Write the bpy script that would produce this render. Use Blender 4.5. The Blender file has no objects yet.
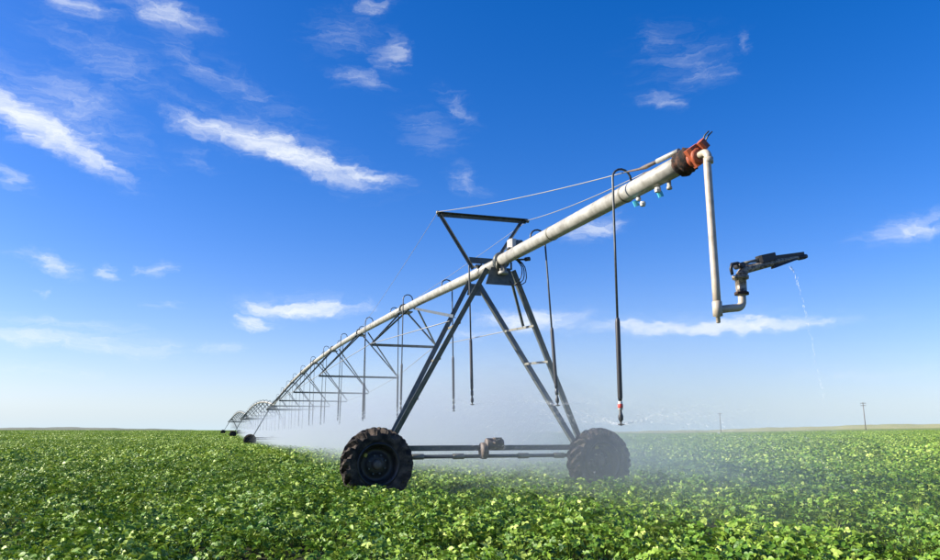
import bpy, math, random
import numpy as np
from mathutils import Matrix, Vector

random.seed(7)
rng = np.random.default_rng(11)
R = math.radians
sc = bpy.context.scene
col = sc.collection

# ------------------------------------------------------------------ camera
EYE = 1.1
PITCH = math.atan(152 / 731)
cam = bpy.data.objects.new('camera', bpy.data.cameras.new('camera'))
col.objects.link(cam)
cam.location = (0, 0, EYE)
cam.rotation_euler = (R(90) + PITCH, 0, 0)
cam.data.sensor_width = 36
cam.data.lens = 28
cam.data.clip_start = 0.05
cam.data.clip_end = 30000
sc.camera = cam

# ------------------------------------------------------------------ sun, sky, exposure
SUN_EL = R(27)
SUN_AZ = R(-93)            # clockwise from the view direction (+Y): to the left and a little behind
sun_dir = Vector((math.sin(SUN_AZ) * math.cos(SUN_EL), math.cos(SUN_AZ) * math.cos(SUN_EL), math.sin(SUN_EL)))
sl = bpy.data.lights.new('sun', 'SUN')
sl.energy = 5.0
sl.angle = R(0.5)
sl.color = (1.0, 0.93, 0.80)
sun = bpy.data.objects.new('sun', sl)
col.objects.link(sun)
sun.rotation_euler = sun_dir.to_track_quat('Z', 'Y').to_euler()

sc.view_settings.view_transform = 'Standard'
sc.view_settings.look = 'None'
sc.view_settings.exposure = 1.2
sc.view_settings.gamma = 1
sc.view_settings.use_curve_mapping = False
sc.render.engine = 'CYCLES'
sc.cycles.use_denoising = True
sc.cycles.denoiser = 'OPENIMAGEDENOISE'
sc.cycles.sample_clamp_direct = 1.5
sc.cycles.sample_clamp_indirect = 0.8
sc.cycles.max_bounces = 7
sc.cycles.diffuse_bounces = 3
sc.cycles.glossy_bounces = 3
sc.cycles.transmission_bounces = 4
sc.cycles.transparent_max_bounces = 8
sc.cycles.volume_bounces = 1
sc.cycles.volume_step_rate = 1.0
sc.cycles.volume_max_steps = 96

world = bpy.data.worlds.new('World')
sc.world = world
world.use_nodes = True
WT = world.node_tree
WT.nodes.clear()
def wn(t, **kw):
    n = WT.nodes.new(t)
    for k, v in kw.items():
        setattr(n, k, v)
    return n
WL = WT.links.new
sky = wn('ShaderNodeTexSky', sky_type='NISHITA', sun_disc=False)
sky.sun_elevation = SUN_EL
sky.sun_rotation = SUN_AZ
sky.air_density = 1.0
sky.dust_density = 1.0
sky.ozone_density = 1.0
sky.altitude = 300
grade = wn('ShaderNodeHueSaturation')
grade.inputs['Saturation'].default_value = 1.35
grade.inputs['Value'].default_value = 1.0
tint = wn('ShaderNodeVectorMath', operation='MULTIPLY')       # cool white balance of the whole sky
tint.inputs[1].default_value = (0.97, 0.99, 1.33)
WL(sky.outputs[0], tint.inputs[0]); WL(tint.outputs[0], grade.inputs['Color'])
# cirrus: patches of cloud by direction (azimuth, elevation), frayed by warped noise
tc = wn('ShaderNodeTexCoord')
sx = wn('ShaderNodeSeparateXYZ')
WL(tc.outputs['Generated'], sx.inputs[0])
def wmath(op, a, b=None, c=None, clamp=False):
    n = wn('ShaderNodeMath', operation=op, use_clamp=clamp)
    for i, v in enumerate((a, b, c)):
        if v is None:
            continue
        if isinstance(v, (int, float)):
            n.inputs[i].default_value = v
        else:
            WL(v, n.inputs[i])
    return n.outputs[0]
az = wmath('ARCTAN2', sx.outputs[0], sx.outputs[1])
el = wmath('ARCSINE', sx.outputs[2])
ae = wn('ShaderNodeCombineXYZ')
WL(az, ae.inputs[0]); WL(el, ae.inputs[1])
def wnoise(scale, detail, rough, vec, dist=0.0, dim='3D'):
    n = wn('ShaderNodeTexNoise')
    n.inputs['Scale'].default_value = scale
    n.inputs['Detail'].default_value = detail
    n.inputs['Roughness'].default_value = rough
    n.inputs['Distortion'].default_value = dist
    WL(vec, n.inputs['Vector'])
    return n
n1 = wnoise(7, 5, 0.6, ae.outputs[0])
v1 = wn('ShaderNodeVectorMath', operation='SUBTRACT'); WL(n1.outputs['Color'], v1.inputs[0]); v1.inputs[1].default_value = (0.5, 0.5, 0.5)
v2 = wn('ShaderNodeVectorMath', operation='MULTIPLY'); WL(v1.outputs[0], v2.inputs[0]); v2.inputs[1].default_value = (0.12, 0.036, 0)
v3 = wn('ShaderNodeVectorMath', operation='ADD'); WL(ae.outputs[0], v3.inputs[0]); WL(v2.outputs[0], v3.inputs[1])
mp0 = wn('ShaderNodeMapping'); mp0.inputs['Rotation'].default_value = (0, 0, R(12)); mp0.inputs['Scale'].default_value = (1.0, 2.2, 1)
WL(v3.outputs[0], mp0.inputs[0])
n2 = wnoise(26, 6, 0.62, mp0.outputs[0])
v4 = wn('ShaderNodeVectorMath', operation='SUBTRACT'); WL(n2.outputs['Color'], v4.inputs[0]); v4.inputs[1].default_value = (0.5, 0.5, 0.5)
v5 = wn('ShaderNodeVectorMath', operation='MULTIPLY'); WL(v4.outputs[0], v5.inputs[0]); v5.inputs[1].default_value = (0.075, 0.026, 0)
v6 = wn('ShaderNodeVectorMath', operation='ADD'); WL(v3.outputs[0], v6.inputs[0]); WL(v5.outputs[0], v6.inputs[1])
warped = v6.outputs[0]
mp = wn('ShaderNodeMapping'); mp.inputs['Rotation'].default_value = (0, 0, R(14)); mp.inputs['Scale'].default_value = (1.0, 4.2, 1)
WL(warped, mp.inputs[0])
fib = wnoise(17, 12, 0.70, mp.outputs[0], 0.8)
CLOUDS = [  # azimuth deg, elevation deg, half length deg, half width deg, tilt deg, strength
]
F_PX = 731.0
def cloud(px, py, hl, hw, tilt, s):
    u = (px - 470) / F_PX; v = (280 - py) / F_PX
    x, y, z = u, math.cos(PITCH) - v * math.sin(PITCH), math.sin(PITCH) + v * math.cos(PITCH)
    CLOUDS.append((math.degrees(math.atan2(x, y)), math.degrees(math.atan2(z, math.hypot(x, y))),
                   math.degrees(hl / 790), math.degrees(hw / 790), -tilt, s))
for c in [(40, 126, 120, 23, 24, .95), (60, 112, 130, 44, 20, .42), (95, 155, 60, 10, 22, .8), (75, 100, 80, 42, 15, .42), (290, 152, 150, 22, 14, .98), (270, 138, 150, 34, 12, .42), (215, 128, 75, 22, 8, .75), (360, 170, 70, 11, 12, .7),
          (160, 12, 80, 22, 8, .62), (75, 2, 70, 16, 8, .5), (388, 50, 34, 26, -35, .50), (362, 78, 40, 18, 0, .45), (375, 5, 40, 14, -10, .45),
          (455, 105, 45, 20, 35, .36), (465, 182, 34, 24, 30, .40), (300, 311, 90, 13, -3, .95), (290, 308, 105, 20, -2, .40), (255, 323, 34, 10, 0, .75),
          (45, 262, 48, 14, 12, .62), (113, 268, 20, 11, 0, .55), (163, 271, 20, 10, 0, .52), (160, 305, 20, 8, 0, .40), (42, 291, 16, 7, 0, .4),
          (715, 327, 190, 11, 0, .90), (700, 324, 200, 19, 0, .38), (640, 326, 90, 9, 0, .8), (530, 322, 95, 18, 0, .8), (60, 338, 160, 17, 2, .56), (60, 322, 120, 10, 3, .42), (215, 347, 40, 11, 0, .42),
          (915, 228, 70, 20, -8, .60), (590, 228, 55, 18, -18, .60), (655, 40, 28, 32, 50, .28), (697, 76, 48, 22, 0, .38),
          (664, 102, 30, 12, 15, .44), (190, 62, 75, 22, 25, .36), (8, 174, 34, 14, 25, .55), (470, 335, 60, 14, 0, .45),
          (740, 40, 22, 18, -40, .3), (110, 60, 110, 40, 15, .32), (240, 85, 120, 26, 18, .30), (350, 30, 60, 40, -20, .30), (430, 130, 60, 40, 30, .28), (680, 60, 70, 45, 10, .26), (330, 170, 110, 26, 12, .36), (20, 90, 90, 30, 10, .36), (30, 372, 130, 8, 1, .3), (860, 372, 150, 8, -1, .28), (200, 160, 40, 14, 20, .3)]:
    cloud(*c)
# the sky goes on beyond the frame: the same kind of wisps, scattered by direction
for k in range(26):
    a = random.choice([random.uniform(40, 175), random.uniform(-175, -40)])
    CLOUDS.append((a, random.uniform(5, 45), random.uniform(3, 9), random.uniform(1, 2.6), random.uniform(-25, 25), random.uniform(.35, 1.0)))
acc = None
for (a, e, hl, hw, tilt, s) in CLOUDS:
    m = wn('ShaderNodeMapping', vector_type='TEXTURE')
    m.inputs['Location'].default_value = (R(a), R(e), 0)
    m.inputs['Rotation'].default_value = (0, 0, R(tilt))
    m.inputs['Scale'].default_value = (R(hl), R(hw), 1)
    WL(warped, m.inputs[0])
    ln = wn('ShaderNodeVectorMath', operation='LENGTH'); WL(m.outputs[0], ln.inputs[0])
    mr = wn('ShaderNodeMapRange', interpolation_type='SMOOTHSTEP')
    mr.inputs['From Min'].default_value = 0.0; mr.inputs['From Max'].default_value = 1.15
    mr.inputs['To Min'].default_value = s; mr.inputs['To Max'].default_value = 0
    WL(ln.outputs['Value'], mr.inputs['Value'])
    acc = mr.outputs[0] if acc is None else wmath('MAXIMUM', acc, mr.outputs[0])
er = wmath('SUBTRACT', 1.0, fib.outputs['Fac'])
d0 = wmath('MULTIPLY_ADD', er, -2.6, wmath('MULTIPLY', acc, 1.75))
cm = wn('ShaderNodeMapRange', interpolation_type='SMOOTHSTEP')
cm.inputs['From Min'].default_value = -1.4; cm.inputs['From Max'].default_value = 1.05
WL(d0, cm.inputs['Value'])
dens = wmath('MULTIPLY', cm.outputs[0], wmath('MULTIPLY', acc, 1.6, clamp=True))
mixc = wn('ShaderNodeMix', data_type='RGBA')
mixc.inputs[7].default_value = (6.6, 6.9, 7.1, 1)
veil = wmath('MULTIPLY', wmath('POWER', 2.718, wmath('MULTIPLY', wmath('ABSOLUTE', el), -15.0)), 0.85)
mixv = wn('ShaderNodeMix', data_type='RGBA'); mixv.inputs[7].default_value = (4.6, 5.9, 6.75, 1)
WL(veil, mixv.inputs[0]); WL(grade.outputs[0], mixv.inputs[6])
WL(dens, mixc.inputs[0]); WL(mixv.outputs[2], mixc.inputs[6])
bg = wn('ShaderNodeBackground'); bg.inputs['Strength'].default_value = 0.067
wo = wn('ShaderNodeOutputWorld')
WL(mixc.outputs[2], bg.inputs['Color']); WL(bg.outputs[0], wo.inputs['Surface'])

# ------------------------------------------------------------------ materials
def mat(name, base, rough=0.6, metal=0.0, var=0.25, scale=8.0, dark=None, bump=0.0, spec=0.5, detail=5.0, thresh=None, coat=None):
    m = bpy.data.materials.new(name); m.use_nodes = True
    nt = m.node_tree; b = nt.nodes['Principled BSDF']
    t = nt.nodes.new('ShaderNodeTexCoord')
    n = nt.nodes.new('ShaderNodeTexNoise'); n.inputs['Scale'].default_value = scale; n.inputs['Detail'].default_value = detail; n.inputs['Roughness'].default_value = 0.65
    nt.links.new(t.outputs['Object'], n.inputs['Vector'])
    r = nt.nodes.new('ShaderNodeValToRGB')
    lo, hi = thresh or (0.3, 0.7)
    r.color_ramp.elements[0].position = lo; r.color_ramp.elements[1].position = hi
    d = dark or tuple(c * (1 - var) for c in base)
    r.color_ramp.elements[0].color = (*d, 1); r.color_ramp.elements[1].color = (*base, 1)
    nt.links.new(n.outputs['Fac'], r.inputs[0]); nt.links.new(r.outputs[0], b.inputs['Base Color'])
    b.inputs['Roughness'].default_value = rough; b.inputs['Metallic'].default_value = metal
    b.inputs['Specular IOR Level'].default_value = spec
    if bump:
        bp = nt.nodes.new('ShaderNodeBump'); bp.inputs['Strength'].default_value = bump; bp.inputs['Distance'].default_value = 0.01
        nt.links.new(n.outputs['Fac'], bp.inputs['Height']); nt.links.new(bp.outputs[0], b.inputs['Normal'])
    return m
M = dict(
    pipe=mat('galvanised_pipe', (0.375, 0.368, 0.33), 0.5, 0.12, scale=6, dark=(0.19, 0.18, 0.15), thresh=(0.30, 0.62), bump=0.05, detail=9),
    steel=mat('weathered_steel', (0.12, 0.132, 0.125), 0.45, 0.3, scale=9, dark=(0.052, 0.061, 0.061), bump=0.05),
    steel_light=mat('bright_galvanised_steel', (0.22, 0.21, 0.165), 0.5, 0.2, scale=12, dark=(0.13, 0.125, 0.095)),
    tube=mat('drop_tube_steel', (0.075, 0.082, 0.085), 0.4, 0.4, scale=20, dark=(0.035, 0.04, 0.042)),
    rubber=mat('muddy_rubber', (0.10, 0.078, 0.062), 0.9, scale=7, dark=(0.012, 0.011, 0.011), bump=0.35, spec=0.25, thresh=(0.42, 0.66)),
    rim=mat('dark_rim', (0.05, 0.048, 0.048), 0.45, 0.4, scale=12, dark=(0.02, 0.02, 0.02)),
    hose=mat('black_hose', (0.022, 0.022, 0.024), 0.5, scale=30),
    rust=mat('rusty_coupling', (0.065, 0.027, 0.014), 0.9, scale=20, dark=(0.010, 0.008, 0.007), bump=1.0, thresh=(0.46, 0.60), detail=9),
    orange=mat('orange_valve', (0.42, 0.092, 0.032), 0.6, scale=25, dark=(0.20, 0.045, 0.02), bump=.3),
    pvc=mat('cream_pipe', (0.42, 0.365, 0.285), 0.45, scale=9, dark=(0.28, 0.235, 0.175), thresh=(.3, .6)),
    gun=mat('end_gun_casting', (0.34, 0.28, 0.20), 0.5, 0.2, scale=26, dark=(0.05, 0.042, 0.034), thresh=(.40, .58), bump=0.3),
    gundark=mat('end_gun_dark', (0.03, 0.028, 0.028), 0.5, 0.2, scale=30),
    red=mat('red_collar', (0.55, 0.05, 0.035), 0.5, scale=30),
    white=mat('white_plastic', (0.50, 0.49, 0.46), 0.5, scale=20, var=0.25),
    cyan=mat('cyan_plastic', (0.08, 0.52, 0.66), 0.45, scale=20, var=0.2),
    yellow=mat('yellow_paint', (0.42, 0.34, 0.05), 0.5, scale=40),
    brown=mat('brown_motor', (0.15, 0.12, 0.098), 0.65, scale=25, dark=(0.07, 0.05, 0.04), bump=.2),
    wire=mat('cable_steel', (0.26, 0.26, 0.25), 0.5, 0.2, scale=1, var=.1),
    wood=mat('weathered_pole', (0.16, 0.13, 0.10), 0.9, scale=3, dark=(0.09, 0.07, 0.055)),
)

# ------------------------------------------------------------------ mesh helpers
class MB:
    def __init__(self):
        self.v = []; self.f = []; self.smooth = []
    def add(self, vs, fs, smooth=False):
        o = len(self.v)
        self.v += [tuple(map(float, p)) for p in vs]
        self.f += [tuple(i + o for i in f) for f in fs]
        self.smooth += [smooth] * len(fs)
        return self
    def tube(self, pts, r, n=10, cap=True, smooth=True):
        pts = [Vector(p) for p in pts]
        rs = r if isinstance(r, (list, tuple)) else [r] * len(pts)
        vs, fs = [], []
        t0 = (pts[1] - pts[0]).normalized()
        up = Vector((0, 0, 1)) if abs(t0.z) < 0.95 else Vector((1, 0, 0))
        u = t0.cross(up).normalized()
        for i, p in enumerate(pts):
            t = ((pts[min(i + 1, len(pts) - 1)] - p).normalized() + (p - pts[max(i - 1, 0)]).normalized())
            t = t.normalized() if t.length > 1e-6 else t0
            u = (u - t * u.dot(t)).normalized()
            w_ = t.cross(u)
            for k in range(n):
                a = 2 * math.pi * k / n
                vs.append(p + (u * math.cos(a) + w_ * math.sin(a)) * rs[i])
        for i in range(len(pts) - 1):
            for k in range(n):
                fs.append((i * n + k, i * n + (k + 1) % n, (i + 1) * n + (k + 1) % n, (i + 1) * n + k))
        self.add(vs, fs, smooth)
        if cap:
            o = len(self.v) - len(vs)
            self.f += [tuple(o + k for k in range(n))[::-1], tuple(o + (len(pts) - 1) * n + k for k in range(n))]
            self.smooth += [False, False]
        return self
    def box(self, c, s, ax=None, bev=0.0):
        c = Vector(c); hx, hy, hz = s[0] / 2, s[1] / 2, s[2] / 2
        A = ax or (Vector((1, 0, 0)), Vector((0, 1, 0)), Vector((0, 0, 1)))
        b = min(bev, hx, hy)
        if b <= 0:
            ring = [(-hx, -hy), (hx, -hy), (hx, hy), (-hx, hy)]
        else:
            ring = [(-hx + b, -hy), (hx - b, -hy), (hx, -hy + b), (hx, hy - b), (hx - b, hy), (-hx + b, hy), (-hx, hy - b), (-hx, -hy + b)]
        n = len(ring)
        vs = [c + A[0] * x + A[1] * y + A[2] * z for z in (-hz, hz) for x, y in ring]
        fs = [(k, (k + 1) % n, n + (k + 1) % n, n + k) for k in range(n)] + [tuple(range(n))[::-1], tuple(range(n, 2 * n))]
        return self.add(vs, fs)
    def prism(self, p0, p1, prof, side):
        """extrude a closed 2-D profile from p0 to p1; side = direction of the profile's first axis"""
        p0, p1 = Vector(p0), Vector(p1)
        t = (p1 - p0).normalized(); u = Vector(side); u = (u - t * u.dot(t)).normalized(); w_ = t.cross(u)
        n = len(prof)
        vs = [p + u * a + w_ * b for p in (p0, p1) for a, b in prof]
        fs = [(k, (k + 1) % n, n + (k + 1) % n, n + k) for k in range(n)] + [tuple(range(n))[::-1], tuple(range(n, 2 * n))]
        return self.add(vs, fs)
    def lathe(self, prof, n=24, axis='Z', c=(0, 0, 0), smooth=True, cap=True):
        vs, fs = [], []
        for (r, h) in prof:
            for k in range(n):
                a = 2 * math.pi * k / n
                x, y = r * math.cos(a), r * math.sin(a)
                p = (x, y, h) if axis == 'Z' else ((x, h, y) if axis == 'Y' else (h, x, y))
                vs.append(Vector(p) + Vector(c))
        for i in range(len(prof) - 1):
            for k in range(n):
                fs.append((i * n + k, i * n + (k + 1) % n, (i + 1) * n + (k + 1) % n, (i + 1) * n + k))
        self.add(vs, fs, smooth)
        if not cap: return self
        o = len(self.v) - len(vs)
        self.f += [tuple(o + k for k in range(n))[::-1], tuple(o + (len(prof) - 1) * n + k for k in range(n))]
        self.smooth += [False, False]
        return self
    def mesh(self, name, material):
        me = bpy.data.meshes.new(name)
        me.from_pydata(self.v, [], self.f)
        me.polygons.foreach_set('use_smooth', self.smooth)
        me.materials.append(material)
        me.update()
        import bmesh
        bm = bmesh.new(); bm.from_mesh(me)
        bmesh.ops.recalc_face_normals(bm, faces=bm.faces)
        bm.to_mesh(me); bm.free()
        return me
WM = {}          # world matrix of each object
def link(name, data, parent=None, world=None):
    o = bpy.data.objects.new(name, data); col.objects.link(o)
    W = world if world is not None else (WM[parent.name] if parent else Matrix())
    WM[o.name] = W
    if parent:
        o.parent = parent
        o.matrix_local = WM[parent.name].inverted() @ W
    else:
        o.matrix_world = W
    return o
def part(name, mb, m, parent, world=None):
    return link(name, mb.mesh(name, m) if isinstance(mb, MB) else mb, parent, world)
def empty(name, parent=None, world=None):
    o = link(name, None, parent, world); o.empty_display_size = 0.2
    return o
def tag(o, label=None, cat=None, group=None, kind=None):
    for k, v in (('label', label), ('category', cat), ('group', group), ('kind', kind)):
        if v: o[k] = v
    return o
ANGLE = [(0, 0), (0.075, 0), (0.075, 0.009), (0.009, 0.009), (0.009, 0.075), (0, 0.075)]
def angle_prof(s, t):
    return [(0, 0), (s, 0), (s, t), (t, t), (t, s), (0, s)]

# ------------------------------------------------------------------ terrain
YL = [0, 20, 45, 70, 130, 190, 320, 430, 600, 900, 9000]
HL = [0, 0, -.18, -.28, .08, .46, 1.35, 1.75, 1.0, -6, -40]
HR = [0, 0, -.05, -.05, .05, .25, .45, .55, .2, -4, -30]
HRR = [0, 0, .0, .1, .5, .9, 2.0, 2.9, 4.0, 3.0, -30]
def sm(a, b, x):
    t = np.clip((x - a) / (b - a), 0, 1); return t * t * (3 - 2 * t)
def H(x, y):
    x = np.asarray(x, float); y = np.asarray(y, float)
    D = np.hypot(x, y) * np.where(y < 0, 0.2, 1); A = np.degrees(np.arctan2(x, np.maximum(y, 1e-3)))
    l = np.interp(D, YL, HL); r = np.interp(D, YL, HR); rr = np.interp(D, YL, HRR)
    k = sm(-14, 4, A); k2 = sm(12, 34, A)
    h = l * (1 - k) + r * k
    h = h * (1 - k2) + rr * k2
    return h + 0.05 * np.sin(x * .21 + 1) * np.sin(y * .13) * sm(12, 40, D)

def grid_mesh(name, m, xs, ys, hf):
    X, Y = np.meshgrid(xs, ys); Z = hf(X, Y)
    n, k = len(ys), len(xs)
    v = np.stack([X.ravel(), Y.ravel(), Z.ravel()], 1)
    i = np.arange(n * k).reshape(n, k)
    f = np.stack([i[:-1, :-1].ravel(), i[:-1, 1:].ravel(), i[1:, 1:].ravel(), i[1:, :-1].ravel()], 1)
    me = bpy.data.meshes.new(name); me.from_pydata(v.tolist(), [], f.tolist())
    me.polygons.foreach_set('use_smooth', [True] * len(me.polygons)); me.materials.append(m); me.update()
    return me
gm = bpy.data.materials.new('field_ground'); gm.use_nodes = True
nt = gm.node_tree; b = nt.nodes['Principled BSDF']; b.inputs['Roughness'].default_value = 0.95; b.inputs['Specular IOR Level'].default_value = 0.1
tcg = nt.nodes.new('ShaderNodeTexCoord')
ln = nt.nodes.new('ShaderNodeVectorMath'); ln.operation = 'LENGTH'; nt.links.new(tcg.outputs['Object'], ln.inputs[0])
ng = nt.nodes.new('ShaderNodeTexNoise'); ng.inputs['Scale'].default_value = 6; ng.inputs['Detail'].default_value = 8; nt.links.new(tcg.outputs['Object'], ng.inputs['Vector'])
soil = nt.nodes.new('ShaderNodeValToRGB'); soil.color_ramp.elements[0].color = (.018, .02, .010, 1); soil.color_ramp.elements[1].color = (.045, .05, .02, 1)
nt.links.new(ng.outputs['Fac'], soil.inputs[0])
nb = nt.nodes.new('ShaderNodeTexNoise'); nb.inputs['Scale'].default_value = .02; nb.inputs['Detail'].default_value = 6; nt.links.new(tcg.outputs['Object'], nb.inputs['Vector'])
grn = nt.nodes.new('ShaderNodeValToRGB'); grn.color_ramp.elements[0].color = (.13, .18, .05, 1); grn.color_ramp.elements[1].color = (.22, .26, .08, 1)
nt.links.new(nb.outputs['Fac'], grn.inputs[0])
mr = nt.nodes.new('ShaderNodeMapRange'); mr.inputs['From Min'].default_value = 60; mr.inputs['From Max'].default_value = 260; nt.links.new(ln.outputs['Value'], mr.inputs['Value'])
mx = nt.nodes.new('ShaderNodeMix'); mx.data_type = 'RGBA'
nt.links.new(mr.outputs[0], mx.inputs[0]); nt.links.new(soil.outputs[0], mx.inputs[6]); nt.links.new(grn.outputs[0], mx.inputs[7])
# the stubble beyond the crop
mr2 = nt.nodes.new('ShaderNodeMapRange'); mr2.inputs['From Min'].default_value = 520; mr2.inputs['From Max'].default_value = 526
nt.links.new(ln.outputs['Value'], mr2.inputs['Value'])
stub = nt.nodes.new('ShaderNodeValToRGB'); stub.color_ramp.elements[0].color = (.30, .25, .13, 1); stub.color_ramp.elements[1].color = (.45, .37, .20, 1)
nt.links.new(nb.outputs['Fac'], stub.inputs[0])
mx2 = nt.nodes.new('ShaderNodeMix'); mx2.data_type = 'RGBA'
nt.links.new(mr2.outputs[0], mx2.inputs[0]); nt.links.new(mx.outputs[2], mx2.inputs[6]); nt.links.new(stub.outputs[0], mx2.inputs[7])
nt.links.new(mx2.outputs[2], b.inputs['Base Color'])
def graded(a, n, p): 
    t = np.linspace(-1, 1, n); return np.sign(t) * np.abs(t) ** p * a
ys = np.concatenate([np.linspace(-300, -10, 12), np.linspace(-5, 60, 40), np.geomspace(63, 9000, 110)])
ground = link('ground', grid_mesh('ground', gm, graded(9000, 161, 2.6), ys, H))
tag(ground, 'dark field soil under the green crop', 'ground', kind='structure')

# far hills
hm = mat('far_hills', (.16, .17, .12), .95, scale=.002, dark=(.10, .12, .08), detail=8)
wm_ = mat('ripe_wheat_hill', (.34, .31, .15), .95, scale=.01, dark=(.22, .25, .10), detail=9)
def ridge(name, m, dist, depth, az0, az1, prof, n=160, base=-60):
    A = np.radians(np.linspace(az0, az1, n)); P = prof(np.degrees(A))
    vs = []; fs = []
    rows = 9
    for j in range(rows):
        u = j / (rows - 1) * 2 - 1
        for a, h in zip(A, P):
            r = dist + u * depth
            vs.append((r * math.sin(a), r * math.cos(a), base + (h - base) * (1 - abs(u) ** 2.2)))
    for j in range(rows - 1):
        for k in range(n - 1):
            fs.append((j * n + k, j * n + k + 1, (j + 1) * n + k + 1, (j + 1) * n + k))
    return link(name, MB().add(vs, fs, True).mesh(name, m))
def wob(a, seed, amp):
    return amp * (np.sin(a * .9 + seed) * .5 + np.sin(a * 2.3 + seed * 2) * .3 + np.sin(a * 5.1 + seed * 3) * .2)
h1 = ridge('far_hills', hm, 6000, 900, -75, -14, lambda a: 1.1 + (27 * sm(-16, -27, a) + 4) + wob(a, 2, 5), base=-80)
tag(h1, 'low blue hills on the far horizon beyond the field', 'hills', kind='structure')
h2 = ridge('wheat_hill', wm_, 1100, 330, 2, 75, lambda a: 1.1 + 9.6 * sm(10, 34, a) + .9 + wob(a, 1, .9), base=-25)
tag(h2, 'low tan wheat hill along the horizon behind the poles', 'hill', kind='structure')

# ------------------------------------------------------------------ irrigation machine
T = [Vector((0.388, 12.6, 0)), Vector((-18.83, 71, 0)), Vector((-39.2, 130, 0)), Vector((-60.8, 190, 0))]
for t in T: t.z = float(H(t.x, t.y))
root = empty('irrigation_machine', world=Matrix.Translation(T[0]))
tag(root, 'long wheeled irrigation machine of pale pipe on dark steel towers crossing the crop field', 'irrigation machine')
def frame(o, d):
    d = Vector((d.x, d.y, 0)).normalized(); w = Vector((d.y, -d.x, 0))
    m = Matrix.Identity(4)
    for i in range(3):
        m[i][0] = w[i]; m[i][1] = d[i]; m[i][2] = (0, 0, 1)[i]; m[i][3] = o[i]
    return m
dirs = [T[1] - T[0], T[2] - T[1], T[3] - T[2]]
FR = [frame(T[0], dirs[0]), frame(T[1], dirs[0] + dirs[1]), frame(T[2], dirs[1] + dirs[2]), frame(T[3], dirs[2])]
PZ = 3.95           # height of the pipe at a tower

# --- wheel meshes: axle along local y, centre at the origin
def tyre_mesh(R0=0.575, wd=0.36, n=252, lugs=18, depth=0.078):
    prof = []   # cross-section, from the inner bead over the tread to the other bead: (radius, half-width coordinate, lug weight)
    K = 25
    cs = [(0.315, -.36, 0), (0.34, -.44, 0), (0.40, -.50, 0), (0.455, -.505, 0)]
    for s in np.linspace(-1, 1, K):
        cs.append((0.500 - 0.045 * abs(s) ** 3, 0.5 * s, 1))
    cs += [(0.455, .505, 0), (0.40, .50, 0), (0.34, .44, 0), (0.315, .36, 0)]
    vs = []
    for i in range(n):
        th = 2 * math.pi * i / n
        for (r, s, lw) in cs:
            dr = 0
            if lw:
                sn = s * 2
                ph = (th * lugs / (2 * math.pi) + 0.95 * abs(sn) + (0.5 if sn < 0 else 0)) % 1.0
                if ph < 0.37 and (sn > -0.02 if sn >= 0 else sn < -0.02):
                    dr = depth * (1 if abs(sn) < .97 else .8)
                dr += 0.004 * math.sin(th * 37 + s * 9) + 0.006 * math.sin(th * 23 + s * 31) * math.sin(th * 11 - s * 17)
            rr = r + dr
            vs.append((rr * math.cos(th), s * wd, rr * math.sin(th)))
    m = len(cs); fs = []
    for i in range(n):
        for k in range(m):
            fs.append((i * m + k, i * m + (k + 1) % m, ((i + 1) % n) * m + (k + 1) % m, ((i + 1) % n) * m + k))
    me = MB().add(vs, fs, False).mesh('tyre', M['rubber'])
    return me
tyre = tyre_mesh()
rimb = MB().lathe([(0.325, -.170), (0.345, -.165), (0.345, -.150), (0.315, -.14), (0.300, -.12), (0.275, -.04), (0.270, 0.02), (0.21, .045), (0.17, .0), (0.10, -.02), (0.06, -.02), (0.06, .05), (0.27, .07), (0.30, .12), (0.335, .135), (0.33, .150)], 48, 'Y', cap=False)
rim_me = rimb.mesh('rim', M['rim'])
hub_me = MB().lathe([(0.02, -.11), (0.06, -.105), (0.075, -.08), (0.085, -.03), (0.085, .26), (0.05, .30)], 18, 'Y').mesh('hub', M['brown'])
bolt_me = MB().lathe([(0.013, -.04), (0.015, -.035), (0.015, .01)], 6, 'Y', smooth=False).mesh('bolt', M['steel'])
cap_me = MB().box((0, 0, 0), (.055, .03, .055), bev=.012).mesh('valve_cap', M['yellow'])
WHEELX, RAD = 1.97, 0.575
def wheel(k, x, spin, detail=True):
    W = FR[k] @ Matrix.Translation((x, 0, 0))
    gz = float(H(W.translation.x, W.translation.y)) - T[k].z
    W = FR[k] @ Matrix.Translation((x, 0, RAD + 0.02 + gz)) @ Matrix.Rotation(spin, 4, 'Y')
    e = empty('wheel', root, W)
    part('tyre', tyre, None, e); part('rim', rim_me, None, e); part('hub', hub_me, None, e)
    if detail:
        for j in range(8):
            a = j * math.pi / 4
            part('bolt', bolt_me, None, e, W @ Matrix.Translation((.135 * math.cos(a), -.005, .155 * math.sin(a))))
        part('valve_cap', cap_me, None, e, W @ Matrix.Translation((-.235, -.05, .06)))
    return e

# --- tower meshes, local frame x across (the way the wheels roll), y along the pipe away, z up
def leg_meshes():
    out = []
    for s in (-1, 1):
        for near in (True, False):
            base = Vector((s * 1.74, .28 + (-.10 if near else .10), .80))
            top = Vector((s * .20, -.42, 3.80)) if near else Vector((s * .05, 1.0, 3.86))
            mb = MB().prism(base, top, [(a_, s * b_) for a_, b_ in angle_prof(.085, .010)], (s, 0, 0))
            out.append((s, near, base, top, mb.mesh('leg', M['steel'])))
    return out
LEGS = leg_meshes()
tie_me = []
for s in (-1, 1):
    for u in ((.28, .50, .70) if s < 0 else (.50, .70)):
        pn = [l for l in LEGS if l[0] == s and l[1]][0]; pf = [l for l in LEGS if l[0] == s and not l[1]][0]
        a = pn[2].lerp(pn[3], u); c = pf[2].lerp(pf[3], u)
        ex = (c - a).normalized() * .03
        tie_me.append(MB().prism(a - ex, c + ex, [(-.02, -.006), (.02, -.006), (.02, .006), (-.02, .006)], (0, 0, 1)).mesh('leg_tie', M['steel_light']))
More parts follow.
